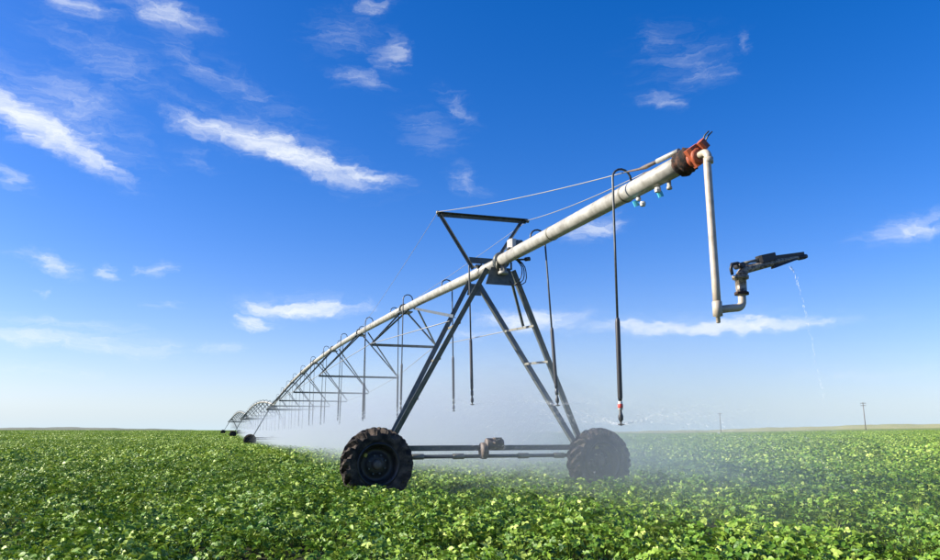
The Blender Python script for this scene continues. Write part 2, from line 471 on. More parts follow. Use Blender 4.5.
beam_me = MB().prism((-2.12, .28, .835), (2.12, .28, .835), [(-.045, -.04), (.045, -.04), (.045, .04), (-.045, .04)], (0, 0, 1)).mesh('base_beam', M['steel'])
shaft_me = MB().tube([(-1.86, .19, .70), (1.86, .19, .70)], .032, 10).mesh('drive_shaft', M['steel'])
sleeve_me = MB().lathe([(.040, -.10), (.046, -.09), (.046, .09), (.040, .10)], 12, 'X').mesh('shaft_coupling', M['steel_light'])
motor = MB().lathe([(.05, -.17), (.095, -.16), (.10, -.15), (.10, .10), (.085, .14)], 16, 'X', (.09, .16, .90))
motor.lathe([(.03, -.06), (.13, -.055), (.14, -.03), (.14, .03), (.13, .05), (.05, .06)], 18, 'X', (-.10, .19, .79))
motor.box((.10, .06, .96), (.14, .10, .10), bev=.02)
motor_me = motor.mesh('gear_motor', M['brown'])
gearbox_me = MB().lathe([(.04, -.09), (.13, -.08), (.14, 0), (.13, .09), (.05, .11)], 16, 'Y').mesh('wheel_gearbox', M['brown'])
plate = MB().prism((0, -.435, 3.70), (0, -.415, 3.70), [(-.17, -.15), (.17, -.15), (.27, .15), (-.27, .15)], (1, 0, 0))
plate.v = [(x, y, 3.70 + (z - 3.70)) for x, y, z in plate.v]
plate_me = plate.mesh('gusset_plate', M['steel'])
plate2_me = MB().prism((0, .985, 3.72), (0, 1.005, 3.72), [(-.09, -.12), (.09, -.12), (.14, .10), (-.14, .10)], (1, 0, 0)).mesh('gusset_plate', M['steel'])
vert_me = MB().prism((.20, -.40, 3.56), (.56, .02, 2.92), angle_prof(.05, .007), (1, 0, 0)).mesh('brace', M['steel'])
def tower(k, detail):
    e = empty('tower', root, FR[k])
    for l in LEGS: part('leg', l[4], None, e)
    for t in tie_me: part('leg_tie', t, None, e)
    part('base_beam', beam_me, None, e); part('drive_shaft', shaft_me, None, e); part('gear_motor', motor_me, None, e)
    part('gusset_plate', plate_me, None, e); part('gusset_plate', plate2_me, None, e)
    for x in (-1.97, 1.97): part('wheel_gearbox', gearbox_me, None, e, FR[k] @ Matrix.Translation((x, .27, .66)))
    for x in (-1.25, -.55, .62, 1.3): part('shaft_coupling', sleeve_me, None, e, FR[k] @ Matrix.Translation((x, .19, .70)))
    if detail: part('brace', vert_me, None, e)
    return e
tw = [tower(k, k == 0) for k in range(4)]
for k in range(4):
    for x, sp in ((-WHEELX, .4), (WHEELX, 1.1)):
        wheel(k, x, sp + k, k == 0)

# --- mast on the last tower that carries the overhang cables
mast = empty('cable_mast', root, FR[0])
BAR = (.87, .5, 5.03)
part('cross_bar', MB().prism((-BAR[0], BAR[1], BAR[2]), (BAR[0], BAR[1], BAR[2] + .02), angle_prof(.085, .010), (0, -1, -.15)), M['steel'], mast)
for s in (-1, 1):
    part('strut', MB().prism((s * (BAR[0] - .04), .5, BAR[2]), (s * .17, .5, 4.02), angle_prof(.055, .008), (0, -1, 0)), M['steel'], mast)
    part('eye_bolt', MB().lathe([(.012, -.03), (.035, -.02), (.035, .02), (.012, .03)], 10, 'X', (s * (BAR[0] + .01), .44, BAR[2] - .03)), M['steel_light'], mast)
part('web_plate', MB().prism((0, .47, 4.17), (0, .49, 4.17), [(-.27, -.055), (.26, -.055), (.20, .055), (-.22, .055)], (1, 0, 0)), M['steel'], mast)
part('saddle', MB().box((0, .5, 4.07), (.30, .16, .03), bev=.01), M['steel'], mast)

# --- spans
PR = 0.095
def pipe_z(u, z0, z1, crown):
    return z0 + (z1 - z0) * u + 4 * crown * u * (1 - u)
def make_span(k, sides, detail):
    L = (T[k + 1] - T[k]); L.z = 0; S = L.length
    W = frame(T[k], dirs[k])
    e = empty('span', root, W)
    z0, z1, crown = PZ, PZ + T[k + 1].z - T[k].z, .95
    if k == 0: z1 -= .1
    pz = lambda t: pipe_z(t / S, z0, z1, crown)
    N = 9; seg = S / N
    for j in range(N):                                   # pipe lengths between flanges
        a = -0.30 if j == 0 else j * seg; c = (j + 1) * seg
        ts = np.linspace(a, c, 5)
        part('pipe', MB().tube([(0, t, pz(max(t, 0))) for t in ts], PR, sides), M['pipe'], e)
    fl = MB().lathe([(PR, -.022), (PR + .045, -.020), (PR + .045, .020), (PR, .022)], max(10, sides), 'Y').mesh('flange', M['steel'])
    nodes = [(j * seg, j) for j in range(1, N)]
    half = {1: .86, 2: 1.36, 3: 1.62, 4: 1.74}; drop = {1: .95, 2: 1.52, 3: 1.88, 4: 2.02}
    bs = angle_prof(.062, .009); prev = {-1: None, 1: None}
    first = None
    for t, j in nodes:
        part('flange', fl, None, e, W @ Matrix.Translation((0, t, pz(t))))
        q = min(j, N - j); hw, dz = half[q], drop[q]
        zb = pz(t) - dz
        part('cross_bar', MB().prism((-hw, t, zb), (hw, t, zb), bs, (0, -1, 0)), M['steel'], e)
        part('gusset_plate', MB().box((0, t - .12, pz(t) - PR - .02), (.34, .5, .018), bev=.05), M['steel'], e)
        for s in (-1, 1):
            for dt in (-.95, .12):
                part('strut', MB().prism((s * hw, t, zb + .01), (s * .10, t + dt, pz(t + dt) - PR), angle_prof(.045, .007), (0, -1, 0)), M['steel'], e)
            p = Vector((s * hw, t, zb))
            pp = prev[s] if prev[s] is not None else Vector((s * .78, -.02, 2.95))
            part('truss_rod', MB().tube([pp, p], .009, 6), M['wire'], e)
            prev[s] = p
    for s in (-1, 1):
        part('truss_rod', MB().tube([prev[s], (s * .6, S, z1 - .9)], .009, 6), M['wire'], e)
    if k == 0:
        part('brace', MB().prism((-.70, 0.05, 3.02), (.06, 6.0, pz(6.0) - PR - .01), angle_prof(.055, .008), (0, 0, 1)), M['steel'], e)
    return e, W, pz, S
spans = [make_span(0, 20, True), make_span(1, 10, False), make_span(2, 8, False)]

# --- overhang beyond the last tower
W0 = spans[0][1]
oz = lambda t: 3.965 + (t + .5) * .030
oh = empty('overhang', root, W0)
part('pipe', MB().tube([(0, t, oz(t)) for t in np.linspace(-.52, -5.80, 9)], PR + .006, 28), M['pipe'], oh)
for t in (-2.55, -4.62):
    part('pipe_joint', MB().lathe([(PR + .004, -.015), (PR + .013, -.012), (PR + .013, .012), (PR + .004, .015)], 28, 'Y', (0, t, oz(t))), M['steel_light'], oh)
part('swivel_ring', MB().lathe([(PR, -.05), (PR + .05, -.045), (PR + .055, 0), (PR + .05, .045), (PR, .05)], 24, 'Y', (0, -.47, oz(-.47))), M['steel'], oh)
part('swivel_elbow', MB().lathe([(.05, -.17), (.085, -.165), (.085, -.12), (.06, -.11), (.06, .02)], 16, 'Z', (.02, -.50, oz(-.5) - .08)), M['pipe'], oh)
for s, a in ((-1, .10), (1, .16)):
    part('elbow_bolt', MB().tube([(s * a, -.52, oz(-.5) - .03), (s * a, -.52, oz(-.5) - .16)], .018, 8), M['steel_light'], oh)
# end coupling, valve
r_ = np.random.default_rng(3)
cp = MB(); vs = []; n = 22
pr = [(.10, 0), (.15, .015), (.165, .05), (.135, .08), (.13, .13), (.155, .16), (.16, .20), (.12, .235), (.10, .27), (.06, .29)]
for (r, h) in pr:
    for k in range(n):
        a = 2 * math.pi * k / n; q = .84 * r * (1 + r_.uniform(-.09, .09))
        vs.append((q * math.cos(a), -5.745 - h * .62 + r_.uniform(-.012, .012), oz(-5.75) + q * math.sin(a)))
fs = [(i * n + k, i * n + (k + 1) % n, (i + 1) * n + (k + 1) % n, (i + 1) * n + k) for i in range(len(pr) - 1) for k in range(n)]
fs += [tuple(range(n))[::-1], tuple(range((len(pr) - 1) * n, len(pr) * n))]
part('end_coupling', cp.add(vs, fs, True), M['rust'], oh)
# cable anchors and cables
for s in (-1, 1):
    part('cable_arm', MB().tube([(s * .06, -5.80, oz(-5.8) + .118), (s * .075, -5.42, oz(-5.4) + .128)], .027, 14), M['pipe'], oh)
    part('turnbuckle', MB().tube([(s * .075, -5.42, oz(-5.4) + .128), (s * .08, -5.20, oz(-5.2) + .137), (s * .085, -5.08, oz(-5.1) + .15), (s * .10, -4.86, oz(-4.9) + .19)], [.018, .026, .014, .010], 10), M['brown'], oh)
    cab = [Vector((s * .10, -4.86, oz(-4.9) + .19)).lerp(Vector((s * (BAR[0] + .01), .42, BAR[2] - .02)), u) - Vector((0, 0, .05 * 4 * u * (1 - u))) for u in np.linspace(0, 1, 13)]
    part('cable', MB().tube(cab, .0065, 6), M['wire'], oh)
    cb2 = [Vector((s * (BAR[0] + .01), .48, BAR[2] - .03)).lerp(Vector((s * .10, 13.2, spans[0][2](13.2) + .02)), u) - Vector((0, 0, .06 * 4 * u * (1 - u))) for u in np.linspace(0, 1, 9)]
    part('cable', MB().tube(cb2, .0045, 6), M['wire'], oh)
# outlet stubs and hanging plugs under the overhang
part('outlet_stub', MB().lathe([(.02, -.19), (.030, -.185), (.030, -.16), (.022, -.155), (.022, -.08)], 12, 'Z', (.03, -5.46, oz(-5.46))), M['pipe'], oh)
for t, sgn in ((-4.86, 1), (-5.27, -1)):
    z = oz(t) - PR
    e = part('drain_fitting', MB().lathe([(.014, -.06), (.026, -.055), (.030, -.03), (.022, -.01), (.02, .02)], 12, 'Z', (0.02, t, z)), M['white'], oh)
    part('drain_cap', MB().lathe([(.02, -.03), (.030, -.028), (.036, 0), (.030, .022), (.012, .028)], 8, 'Z', (0.02 + .032 * sgn, t - .03, z - .075 - .02 * sgn), smooth=False), M['white'], oh)
    part('drain_valve', MB().box((0.02 - .028 * sgn, t + .015, z - .085), (.075, .04, .065), (Vector((.9, .2, .38)), Vector((-.2, .98, 0)), Vector((-.38, 0, .92))), bev=.015), M['cyan'], oh)

# --- end gun
gx, gt = .0, -6.18
gun = empty('end_gun', root, W0)
zt = oz(-6.1) - .01
ov = MB()
ov.box((.0, -5.98, zt + .02), (.15, .11, .20), (Vector((.8, .0, .6)), Vector((0, 1, 0)), Vector((-.6, 0, .8))), bev=.03)
ov.box((.05, -6.05, zt + .12), (.10, .08, .10), (Vector((.7, .1, .7)), Vector((0, 1, 0)), Vector((-.7, 0, .7))), bev=.02)
ov.lathe([(.05, -.05), (.085, -.045), (.085, -.02), (.06, -.015), (.06, .03), (.085, .035), (.085, .06), (.04, .07)], 12, 'Y', (0, -6.0, zt))
part('valve', ov, M['orange'], gun)
for s in (0, 1):
    part('valve_lever', MB().tube([(.05 + .03 * s, -6.03, zt + .15), (.07 + .04 * s, -6.06, zt + .22), (.12 + .04 * s, -6.06, zt + .27)], .008, 6), M['steel'], gun)
PRi = .037
R_ = .07
arc = [(gx, gt + R_ - R_ * math.sin(a), zt - R_ + R_ * math.cos(a)) for a in np.linspace(0, math.pi / 2, 7)]
part('down_pipe', MB().tube([(gx, -5.98, zt)] + arc + [(gx - .015, gt, z) for z in np.linspace(zt - .12, 2.20, 6)], PRi, 18), M['pvc'], gun)
part('elbow_collar', MB().lathe([(.037, -.03), (.047, -.028), (.047, .028), (.037, .03)], 18, 'Z', (gx, gt, zt - .10)), M['pvc'], gun)
tee = part('tee', MB().lathe([(.012, -.13), (.02, -.125), (.02, -.07), (.045, -.065), (.045, .07), (.038, .075)], 16, 'Z', (gx - .015, gt, 2.22)), M['pvc'], gun)
ex = gx + .27
arc2 = [(ex - .07 + .07 * math.sin(a), gt, 2.225 + .02 + .07 - .07 * math.cos(a)) for a in np.linspace(0, math.pi / 2, 8)]
part('elbow_pipe', MB().tube([(gx, gt, 2.215), (gx + .10, gt, 2.232)] + arc2 + [(ex, gt, 2.42)], PRi, 18), M['pvc'], gun)
part('gun_bearing', MB().lathe([(.05, -.10), (.062, -.095), (.062, -.075), (.05, -.07), (.052, .05), (.075, .055), (.078, .085), (.05, .09)], 18, 'Z', (ex, gt, 2.47)), M['gun'], gun)
part('bearing_ring', MB().lathe([(.05, -.014), (.066, -.012), (.066, .012), (.05, .014)], 18, 'Z', (ex, gt, 2.385)), M['rust'], gun)
b0 = Vector((ex, gt, 2.55)); b1 = Vector((ex + .06, gt, 2.625)); b2 = Vector((ex + .48, gt - .02, 2.735)); b3 = Vector((ex + .75, gt - .03, 2.795))
part('gun_barrel', MB().tube([b0, b0.lerp(b1, .5), b1, b1.lerp(b2, .5), b2, b2.lerp(b3, .6), b3], [.048, .048, .045, .036, .029, .022, .016], 16), M['gun'], gun)
ax_ = (b3 - b1).normalized(); up_ = Vector((0, 1, 0)).cross(ax_) * -1
if up_.z < 0: up_ = -up_
part('nozzle', MB().tube([b3 - ax_ * .08, b3 - ax_ * .07, b3, b3 + ax_ * .03], [.017, .026, .026, .020], 14), M['gundark'], gun)
part('drive_arm', MB().prism(b1 + up_ * .07 + ax_ * .16, b3 + up_ * .035 + ax_ * .0, [(-.014, -.03), (.014, -.03), (.018, .012), (-.018, .012)], (0, 1, 0)), M['gundark'], gun)
part('arm_weight', MB().box(b1.lerp(b2, .62) + up_ * .06, (.20, .09, .07), (ax_, Vector((0, 1, 0)), up_), bev=.02), M['gundark'], gun)
part('vane_spoon', MB().prism(b2 - ax_ * .12 - up_ * .045, b2 + ax_ * .16 - up_ * .012, [(-.03, -.012), (.03, -.012), (.02, .012), (-.02, .012)], (0, 1, 0)), M['gundark'], gun)
hd = [(ex - .09, gt, 2.56), (ex - .10, gt, 2.62), (ex - .085, gt, 2.665), (ex - .02, gt, 2.68), (ex + .03, gt, 2.665)]
part('counter_arm', MB().tube(hd, [.014, .017, .017, .016, .014], 8), M['gundark'], gun)
part('pivot_bolt', MB().tube([(ex - .0, gt - .06, 2.655), (ex - .0, gt + .06, 2.655)], .026, 10), M['gundark'], gun)
part('trip_lever', MB().tube([(ex - .06, gt - .03, 2.56), (ex - .085, gt - .03, 2.52)], .010, 6), M['steel_light'], gun)
part('spring', MB().tube([b1 + up_ * .055, b1 + ax_ * .08 + up_ * .062, b1 + ax_ * .17 + up_ * .06], [.020, .014, .018], 10), M['steel_light'], gun)

# --- control box and loose cables on the last tower
cb = empty('control_box', root, W0)
part('box', MB().box((.02, -.92, oz(-.9) + .19), (.12, .19, .15), bev=.03), M['white'], cb)
part('box_end', MB().lathe([(.05, -.08), (.08, -.07), (.08, .05), (.05, .07)], 18, 'X', (.13, -.94, oz(-.9) + .19)), M['steel'], cb)
part('bracket', MB().box((.03, -.92, oz(-.9) + .11), (.20, .14, .02)), M['steel'], cb)
for q in range(3):
    pts = [(.12 + .02 * q, -.80, oz(-.8) - .02), (.26 + .03 * q, -.74, oz(-.8) - .14), (.28 + .04 * q, -.66, oz(-.8) - .30 - .04 * q), (.20, -.55, oz(-.8) - .42), (.16, -.45, oz(-.8) - .33)]
    pv = [Vector(p) for p in pts]
    sp = []
    for i in range(len(pv) - 1):
        for u in (0, .33, .66):
            p0, p1, p2, p3 = pv[max(i - 1, 0)], pv[i], pv[i + 1], pv[min(i + 2, len(pv) - 1)]
            sp.append(0.5 * ((2 * p1) + (p2 - p0) * u + (2 * p0 - 5 * p1 + 4 * p2 - p3) * u * u + (3 * p1 - p0 - 3 * p2 + p3) * u ** 3))
    part('cable_loop', MB().tube(sp + [pv[-1]], .009, 6), M['hose'], cb)
part('connector', MB().tube([(.05, -1.0, oz(-1) - .085), (.20, -1.0, oz(-1) - .07), (.22, -1.0, oz(-1) - .066), (.30, -1.0, oz(-1) - .05)], [.015, .015, .034, .034], 10), M['hose'], cb)

# --- drop hoses: a bent tube over the pipe, a straight drop, a weighted hose and the nozzle
weight_me = MB().lathe([(.012, .92), (.022, .90), (.027, .86), (.027, .04), (.019, .0)], 10).mesh('weighted_hose', M['hose'])
collar_me = MB().lathe([(.012, -.10), (.024, -.095), (.026, -.05), (.024, -.01), (.014, 0)], 10).mesh('pad', M['white'])
collar2_me = MB().lathe([(.012, -.10), (.024, -.095), (.026, -.05), (.024, -.01), (.014, 0)], 10).mesh('pad', M['tube'])
badge_me = MB().lathe([(.0265, -.075), (.0285, -.07), (.0285, -.035), (.0265, -.03)], 10).mesh('badge', M['red'])
nozzle_me = MB().lathe([(.010, -.26), (.034, -.255), (.034, -.245), (.010, -.24), (.012, -.22), (.026, -.20), (.028, -.16), (.018, -.13), (.014, -.10), (.012, -.095)], 12).mesh('nozzle', M['hose'])
def drop(W, t, side, zp, zb, lean, full, ground_z):
    e = empty('drop_hose', root, W)
    off = .24
    cx = side * (off / 2); rr = off / 2; zt_ = zp + .25
    pts = [(0, t, zp + PR - .02), (0, t, zp + .13)]
    pts += [(cx - side * rr * math.cos(a), t, zt_ - .12 + rr * math.sin(a)) for a in np.linspace(0, math.pi, 9)]
    lx, ly = lean
    ztop = zt_ - .12; zw = zb + 1.16                     # where the weighted hose begins
    f = lambda z: (side * off + lx * (ztop - z), t + ly * (ztop - z), z)
    pts += [f(ztop - (ztop - zw) * u) for u in (.15, .5, 1)]
    if not full:                                          # far copies: one slim hose below the bend
        part('gooseneck', MB().tube(pts + [f(zw - .3)], .013, 5), M['tube'], e)
        part('weighted_hose', MB().tube([f(zw - .3), f(zb)], .02, 5), M['hose'], e)
        return
    part('gooseneck', MB().tube(pts, .0135, 10), M['tube'], e)
    tilt = Matrix.Rotation(math.atan(ly), 4, 'X') @ Matrix.Rotation(math.atan(lx) * -1, 4, 'Y')
    B = W @ Matrix.Translation(f(zb + .26)) @ tilt
    part('weighted_hose', weight_me, None, e, B); part('pad', collar_me if t < -3 else collar2_me, None, e, B)
    if t < -3: part('badge', badge_me, None, e, B)
    part('nozzle', nozzle_me, None, e, B)
NOZ = []
rr_ = random.Random(5)
_, Wd, pzf, S0 = spans[0]
tl = -4.75; i = 0
SPACE = 2.66
while tl < S0 - 1:
    side = -1 if i % 2 == 0 else 1
    if i == 1: tl += .34
    if i == 2: tl -= .34
    zp = oz(tl) if tl < -.4 else pzf(max(tl, 0))
    P = Wd @ Vector((side * .24, tl, 0)); gz = float(H(P.x, P.y)) - T[0].z
    zb = gz + (1.17 if i == 0 else 1.47 if i == 1 else 1.5 + rr_.uniform(-.04, .10))
    lean = (rr_.uniform(-.008, .02), rr_.uniform(-.02, .01))
    if i == 0: lean = (.0, .015)
    if i == 1: lean = (.02, -.085)
    drop(Wd, tl, side, zp, zb, lean, tl < 30, gz)
    NOZ.append(Wd @ Vector((side * .24 + lean[0] * 2.6, tl + lean[1] * 2.6, zb)))
    tl += SPACE; i += 1
for k in (1, 2):
    _, Wk, pk, Sk = spans[k]
    t = 1.5
    while t < Sk - 1:
        side = -1 if i % 2 == 0 else 1
        P = Wk @ Vector((side * .24, t, 0)); gz = float(H(P.x, P.y)) - T[k].z
        drop(Wk, t, side, pk(t), gz + 1.5 + rr_.uniform(-.1, .1), (0, 0), False, gz)
        t += SPACE; i += 1

# ------------------------------------------------------------------ utility poles
def pole(px, D, top_px, label, narms):
    u = (px - 470) / F_PX; x = D * u / (math.cos(PITCH) + 152 / F_PX * math.sin(PITCH)) ; y = D
    z = float(H(x, y)) - .5
    ht = EYE + (432 - top_px) / 747 * math.hypot(x, y) - z
    W = Matrix.Translation((x, y, z)) @ Matrix.Rotation(R(-20), 4, 'Z')
    e = empty('utility_pole', None, W); tag(e, label, 'utility pole')
    part('post', MB().tube([(0, 0, 0), (0, 0, ht)], [.20, .14], 10), M['wood'], e)
    for a in range(narms):
        part('cross_arm', MB().box((0, -.18, ht - .5 - a * 1.0), (2.2, .14, .16)), M['wood'], e)
        for q in (-.95, -.4, .4, .95):
            part('insulator', MB().lathe([(.05, 0), (.09, .08), (.06, .22), (.03, .26)], 8, 'Z', (q, -.18, ht - .42 - a * 1.0)), M['gundark'], e)
    return e
pole(721, 400, 414, 'thin utility pole with one cross arm beyond the spray mist', 1)
pole(866, 330, 406, 'taller utility pole with two cross arms before the tan wheat hill', 2)

# ------------------------------------------------------------------ crop
def leaf_material():
    m = bpy.data.materials.new('bean_leaf'); m.use_nodes = True
    nt = m.node_tree; nt.nodes.clear(); L = nt.links.new
    at = nt.nodes.new('ShaderNodeAttribute'); at.attribute_name = 'tint'
    oi = nt.nodes.new('ShaderNodeObjectInfo')
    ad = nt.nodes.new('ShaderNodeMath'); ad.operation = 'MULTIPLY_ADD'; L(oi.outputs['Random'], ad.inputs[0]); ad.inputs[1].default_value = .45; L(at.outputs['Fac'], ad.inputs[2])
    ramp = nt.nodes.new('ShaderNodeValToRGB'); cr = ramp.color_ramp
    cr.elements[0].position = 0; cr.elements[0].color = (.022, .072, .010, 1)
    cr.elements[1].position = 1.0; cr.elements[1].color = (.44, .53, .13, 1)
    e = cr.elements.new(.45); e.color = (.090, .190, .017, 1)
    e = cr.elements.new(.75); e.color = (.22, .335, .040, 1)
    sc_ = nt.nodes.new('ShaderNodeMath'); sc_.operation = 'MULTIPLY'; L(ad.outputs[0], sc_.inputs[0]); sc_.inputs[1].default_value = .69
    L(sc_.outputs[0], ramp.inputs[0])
    pr = nt.nodes.new('ShaderNodeBsdfPrincipled'); pr.inputs['Roughness'].default_value = .48; pr.inputs['Specular IOR Level'].default_value = .28
    L(ramp.outputs[0], pr.inputs['Base Color'])
    tr = nt.nodes.new('ShaderNodeBsdfTranslucent')
    hs = nt.nodes.new('ShaderNodeHueSaturation'); hs.inputs['Hue'].default_value = .485; hs.inputs['Value'].default_value = 1.35; L(ramp.outputs[0], hs.inputs['Color']); L(hs.outputs[0], tr.inputs['Color'])
    mx = nt.nodes.new('ShaderNodeMixShader'); mx.inputs[0].default_value = .14
    L(pr.outputs[0], mx.inputs[1]); L(tr.outputs[0], mx.inputs[2])
    out = nt.nodes.new('ShaderNodeOutputMaterial'); L(mx.outputs[0], out.inputs[0])
    return m
leafm = leaf_material()
LEAF = np.array([(0, 0, 0), (-.30, .30, .05), (0, .35, -.03), (.30, .30, .05), (-.27, .66, .05), (0, .70, -.02), (.27, .66, .05), (0, 1.05, -.08)])
LEAF[:, 2] *= 1.7; LEAF[:, 0] *= 1.15
LEAF_F = [(0, 2, 1), (0, 3, 2), (1, 2, 5, 4), (2, 3, 6, 5), (4, 5, 7), (5, 6, 7)]
QUAD = np.array([(0, 0, 0), (-.36, .5, .05), (.36, .5, .05), (0, 1, -.05)]); QUAD_F = [(0, 2, 1), (1, 2, 3)]
def basis(n, az):
    n = n / np.linalg.norm(n)
    f = np.array([math.cos(az), math.sin(az), 0]); f = f - n * f.dot(n); f /= np.linalg.norm(f)
    return np.stack([np.cross(f, n), f, n])
sund = np.array(sun_dir)
class Leaves:
    def __init__(s): s.v = []; s.f = []; s.t = []
    def leaf(s, p, n, az, size, tint, shape=0):
        V, F = (LEAF, LEAF_F) if shape == 0 else (QUAD, QUAD_F)
        o = len(s.v); s.v += (V * size @ basis(n, az) + p).tolist(); s.f += [tuple(i + o for i in f) for f in F]; s.t += [tint] * len(F)
    def stem(s, a, c, w, tint):
        a, c = np.array(a), np.array(c); o = len(s.v); q = np.array([w, 0, 0]); q2 = np.array([0, w, 0])
        s.v += [a - q, a + q, c, a - q2, a + q2]; s.v = [list(map(float, x)) for x in s.v[:]] if False else s.v
        s.f += [(o, o + 1, o + 2), (o + 3, o + 4, o + 2)]; s.t += [tint] * 2
    def mesh(s, name):
        me = bpy.data.meshes.new(name); me.from_pydata([tuple(map(float, p)) for p in s.v], [], s.f)
        a = me.attributes.new('tint', 'FLOAT', 'FACE'); a.data.foreach_set('value', s.t)
        me.polygons.foreach_set('use_smooth', [True] * len(s.f)); me.materials.append(leafm); me.update()
        return me
def plant(g, nleaf, size, rad, ht, tri=True, shape=0, tone=.5):
    s = Leaves()
    for k in range(nleaf):
        a = g.uniform(0, 2 * math.pi); q = math.sqrt(g.uniform(0, 1)); r = rad * q
        top = g.uniform(.72, 1) if g.uniform() < .72 else g.uniform(.2, .7)
        p = np.array([r * math.cos(a), r * math.sin(a), ht * (1 - .45 * q * q) * top])
        n = np.array([math.cos(a) * .5 * q, math.sin(a) * .5 * q, .75]) + g.normal(0, .5, 3) + sund * .75
        if n[2] < .05: n[2] = .05
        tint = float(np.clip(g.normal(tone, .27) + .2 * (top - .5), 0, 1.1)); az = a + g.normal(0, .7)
        if tri:
            s.stem((r * .3 * math.cos(a), r * .3 * math.sin(a), p[2] * .3), p, .004, .8)
            for da, sz in ((0, 1), (1.35, .86), (-1.35, .86)):
                nn = n + g.normal(0, .22, 3)
                s.leaf(p, nn, az + da + g.normal(0, .12), size * sz * g.uniform(.75, 1.2), tint + g.normal(0, .06), shape)
        else:
            s.leaf(p, n, az, size * g.uniform(.7, 1.3), tint, shape)
    return s
protos = bpy.data.collections.new('crop_plants')     # source meshes of the crop, used by its node tree only
g = np.random.default_rng(21)
def proto(i, me):
    o = bpy.data.objects.new('%02d_plant' % i, me); protos.objects.link(o)
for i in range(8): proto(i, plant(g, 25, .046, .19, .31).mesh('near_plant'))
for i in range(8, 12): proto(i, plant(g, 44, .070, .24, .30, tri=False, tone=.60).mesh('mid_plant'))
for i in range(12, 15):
    s = Leaves()
    for k in range(620):
        x, y = g.uniform(-1.6, 1.6, 2); z = .25 * g.uniform(.35, 1) * (.85 + .25 * math.sin(x * 4.1 + i) * math.sin(y * 3.7 + i * 2))
        n = np.array([0, 0, .6]) + g.normal(0, .45, 3) + sund * .35; n[2] = max(n[2], .1)
        s.leaf(np.array([x, y, z]), n, g.uniform(0, 6.28), .17 * g.uniform(.7, 1.3), float(np.clip(g.normal(.74, .2), 0, 1.1)), 1)
    proto(i, s.mesh('far_patch'))
def vnoise(x, y, seed):     # smooth value noise in the field plane
    gi = np.random.default_rng(seed).uniform(0, 1, (256, 256))
    xi = np.floor(x).astype(int); yi = np.floor(y).astype(int); fx = x - xi; fy = y - yi
    fx = fx * fx * (3 - 2 * fx); fy = fy * fy * (3 - 2 * fy)
    q = lambda a, b_: gi[(xi + a) % 256, (yi + b_) % 256]
    return (q(0, 0) * (1 - fx) + q(1, 0) * fx) * (1 - fy) + (q(0, 1) * (1 - fx) + q(1, 1) * fx) * fy
PT = []
def scatter(r0, r1, step, lo, hi, s0, s1, tol, gap):
    xs = np.arange(-r1 * .95, r1 * .95, step); ysx = np.arange(max(r0 * .6, .6), r1, step)
    X, Y = np.meshgrid(xs, ysx); X = X.ravel(); Y = Y.ravel()
    X = X + rng.uniform(-.5, .5, len(X)) * step; Y = Y + rng.uniform(-.5, .5, len(Y)) * step
    D = np.hypot(X, Y); A = np.abs(np.degrees(np.arctan2(X, Y)))
    jit = rng.uniform(-tol, tol, len(X))
    k = (D >= r0 + jit) & (D < r1 + jit) & ((A < 39) | (np.abs(X) < 3.5))
    k &= (D < 250) | (np.degrees(np.arctan2(X, Y)) < 3 + jit)
    nz = .60 * vnoise(X / .95, Y / .95, 3) + .40 * vnoise(X / .36 + 9, Y / .36, 4)
    k &= ~((nz < gap) & (rng.uniform(0, 1, len(X)) < .8))
    X, Y, nz = X[k], Y[k], nz[k]
    big = vnoise(X / 6, Y / 6, 8)
    Z = H(X, Y) - .015 + (nz - .5) * .05 * (r1 < 60)
    # trampled wheel tracks where the tyres stand
    for sx_ in (-WHEELX, WHEELX):
        P = FR[0] @ Vector((sx_, 0, 0)); inv = FR[0]
        dx = (X - T[0].x) * inv[0][0] + (Y - T[0].y) * inv[1][0]; dy = (X - T[0].x) * inv[0][1] + (Y - T[0].y) * inv[1][1]
        Z = np.where((np.abs(dy) < .20) & (np.abs(dx - sx_) < .62), Z - .25, Z)
    rut = (np.abs(dy) < .18) & (np.abs(dx) < 14) & (rng.uniform(0, 1, len(X)) < .7)
    Z = np.where(rut, Z - .12, Z)
    tall = (dx > 1.1) & (dx < 3.0) & (dy > -1.5) & (dy < -.2)
    S = (s0 + (s1 - s0) * rng.uniform(0, 1, len(X))) * (np.where(r1 < 100, .55 + .80 * nz, .9) + .14 * big)
    S = np.minimum(S, 1.15 if r1 < 60 else 9)
    S = np.where(tall, S * 1.42, S)
    I = rng.integers(lo, hi, len(X)); RZ = rng.uniform(0, 6.283, len(X))
    RX = rng.normal(0, .10, len(X)) * (r1 < 120); RY = rng.normal(0, .10, len(X)) * (r1 < 120)
    PT.append(np.stack([X, Y, Z, S, I, RX, RY, RZ], 1))
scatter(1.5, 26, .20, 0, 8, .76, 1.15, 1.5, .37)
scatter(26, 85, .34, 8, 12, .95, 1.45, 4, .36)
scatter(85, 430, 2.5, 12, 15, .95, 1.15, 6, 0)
PT = np.concatenate(PT)
cme = bpy.data.meshes.new('crop'); cme.from_pydata(PT[:, :3].tolist(), [], [])
for nme, c in (('size', 3),):
    a = cme.attributes.new(nme, 'FLOAT', 'POINT'); a.data.foreach_set('value', PT[:, c].astype(np.float32))
a = cme.attributes.new('kind', 'INT', 'POINT'); a.data.foreach_set('value', PT[:, 4].astype(np.int32))
a = cme.attributes.new('turn', 'FLOAT_VECTOR', 'POINT'); a.data.foreach_set('vector', PT[:, 5:8].astype(np.float32).ravel())
cme.materials.append(leafm)
crop = link('crop', cme)
tag(crop, 'low green leafy crop covering the whole field', 'crop', kind='stuff')
ngp = bpy.data.node_groups.new('crop_scatter', 'GeometryNodeTree')
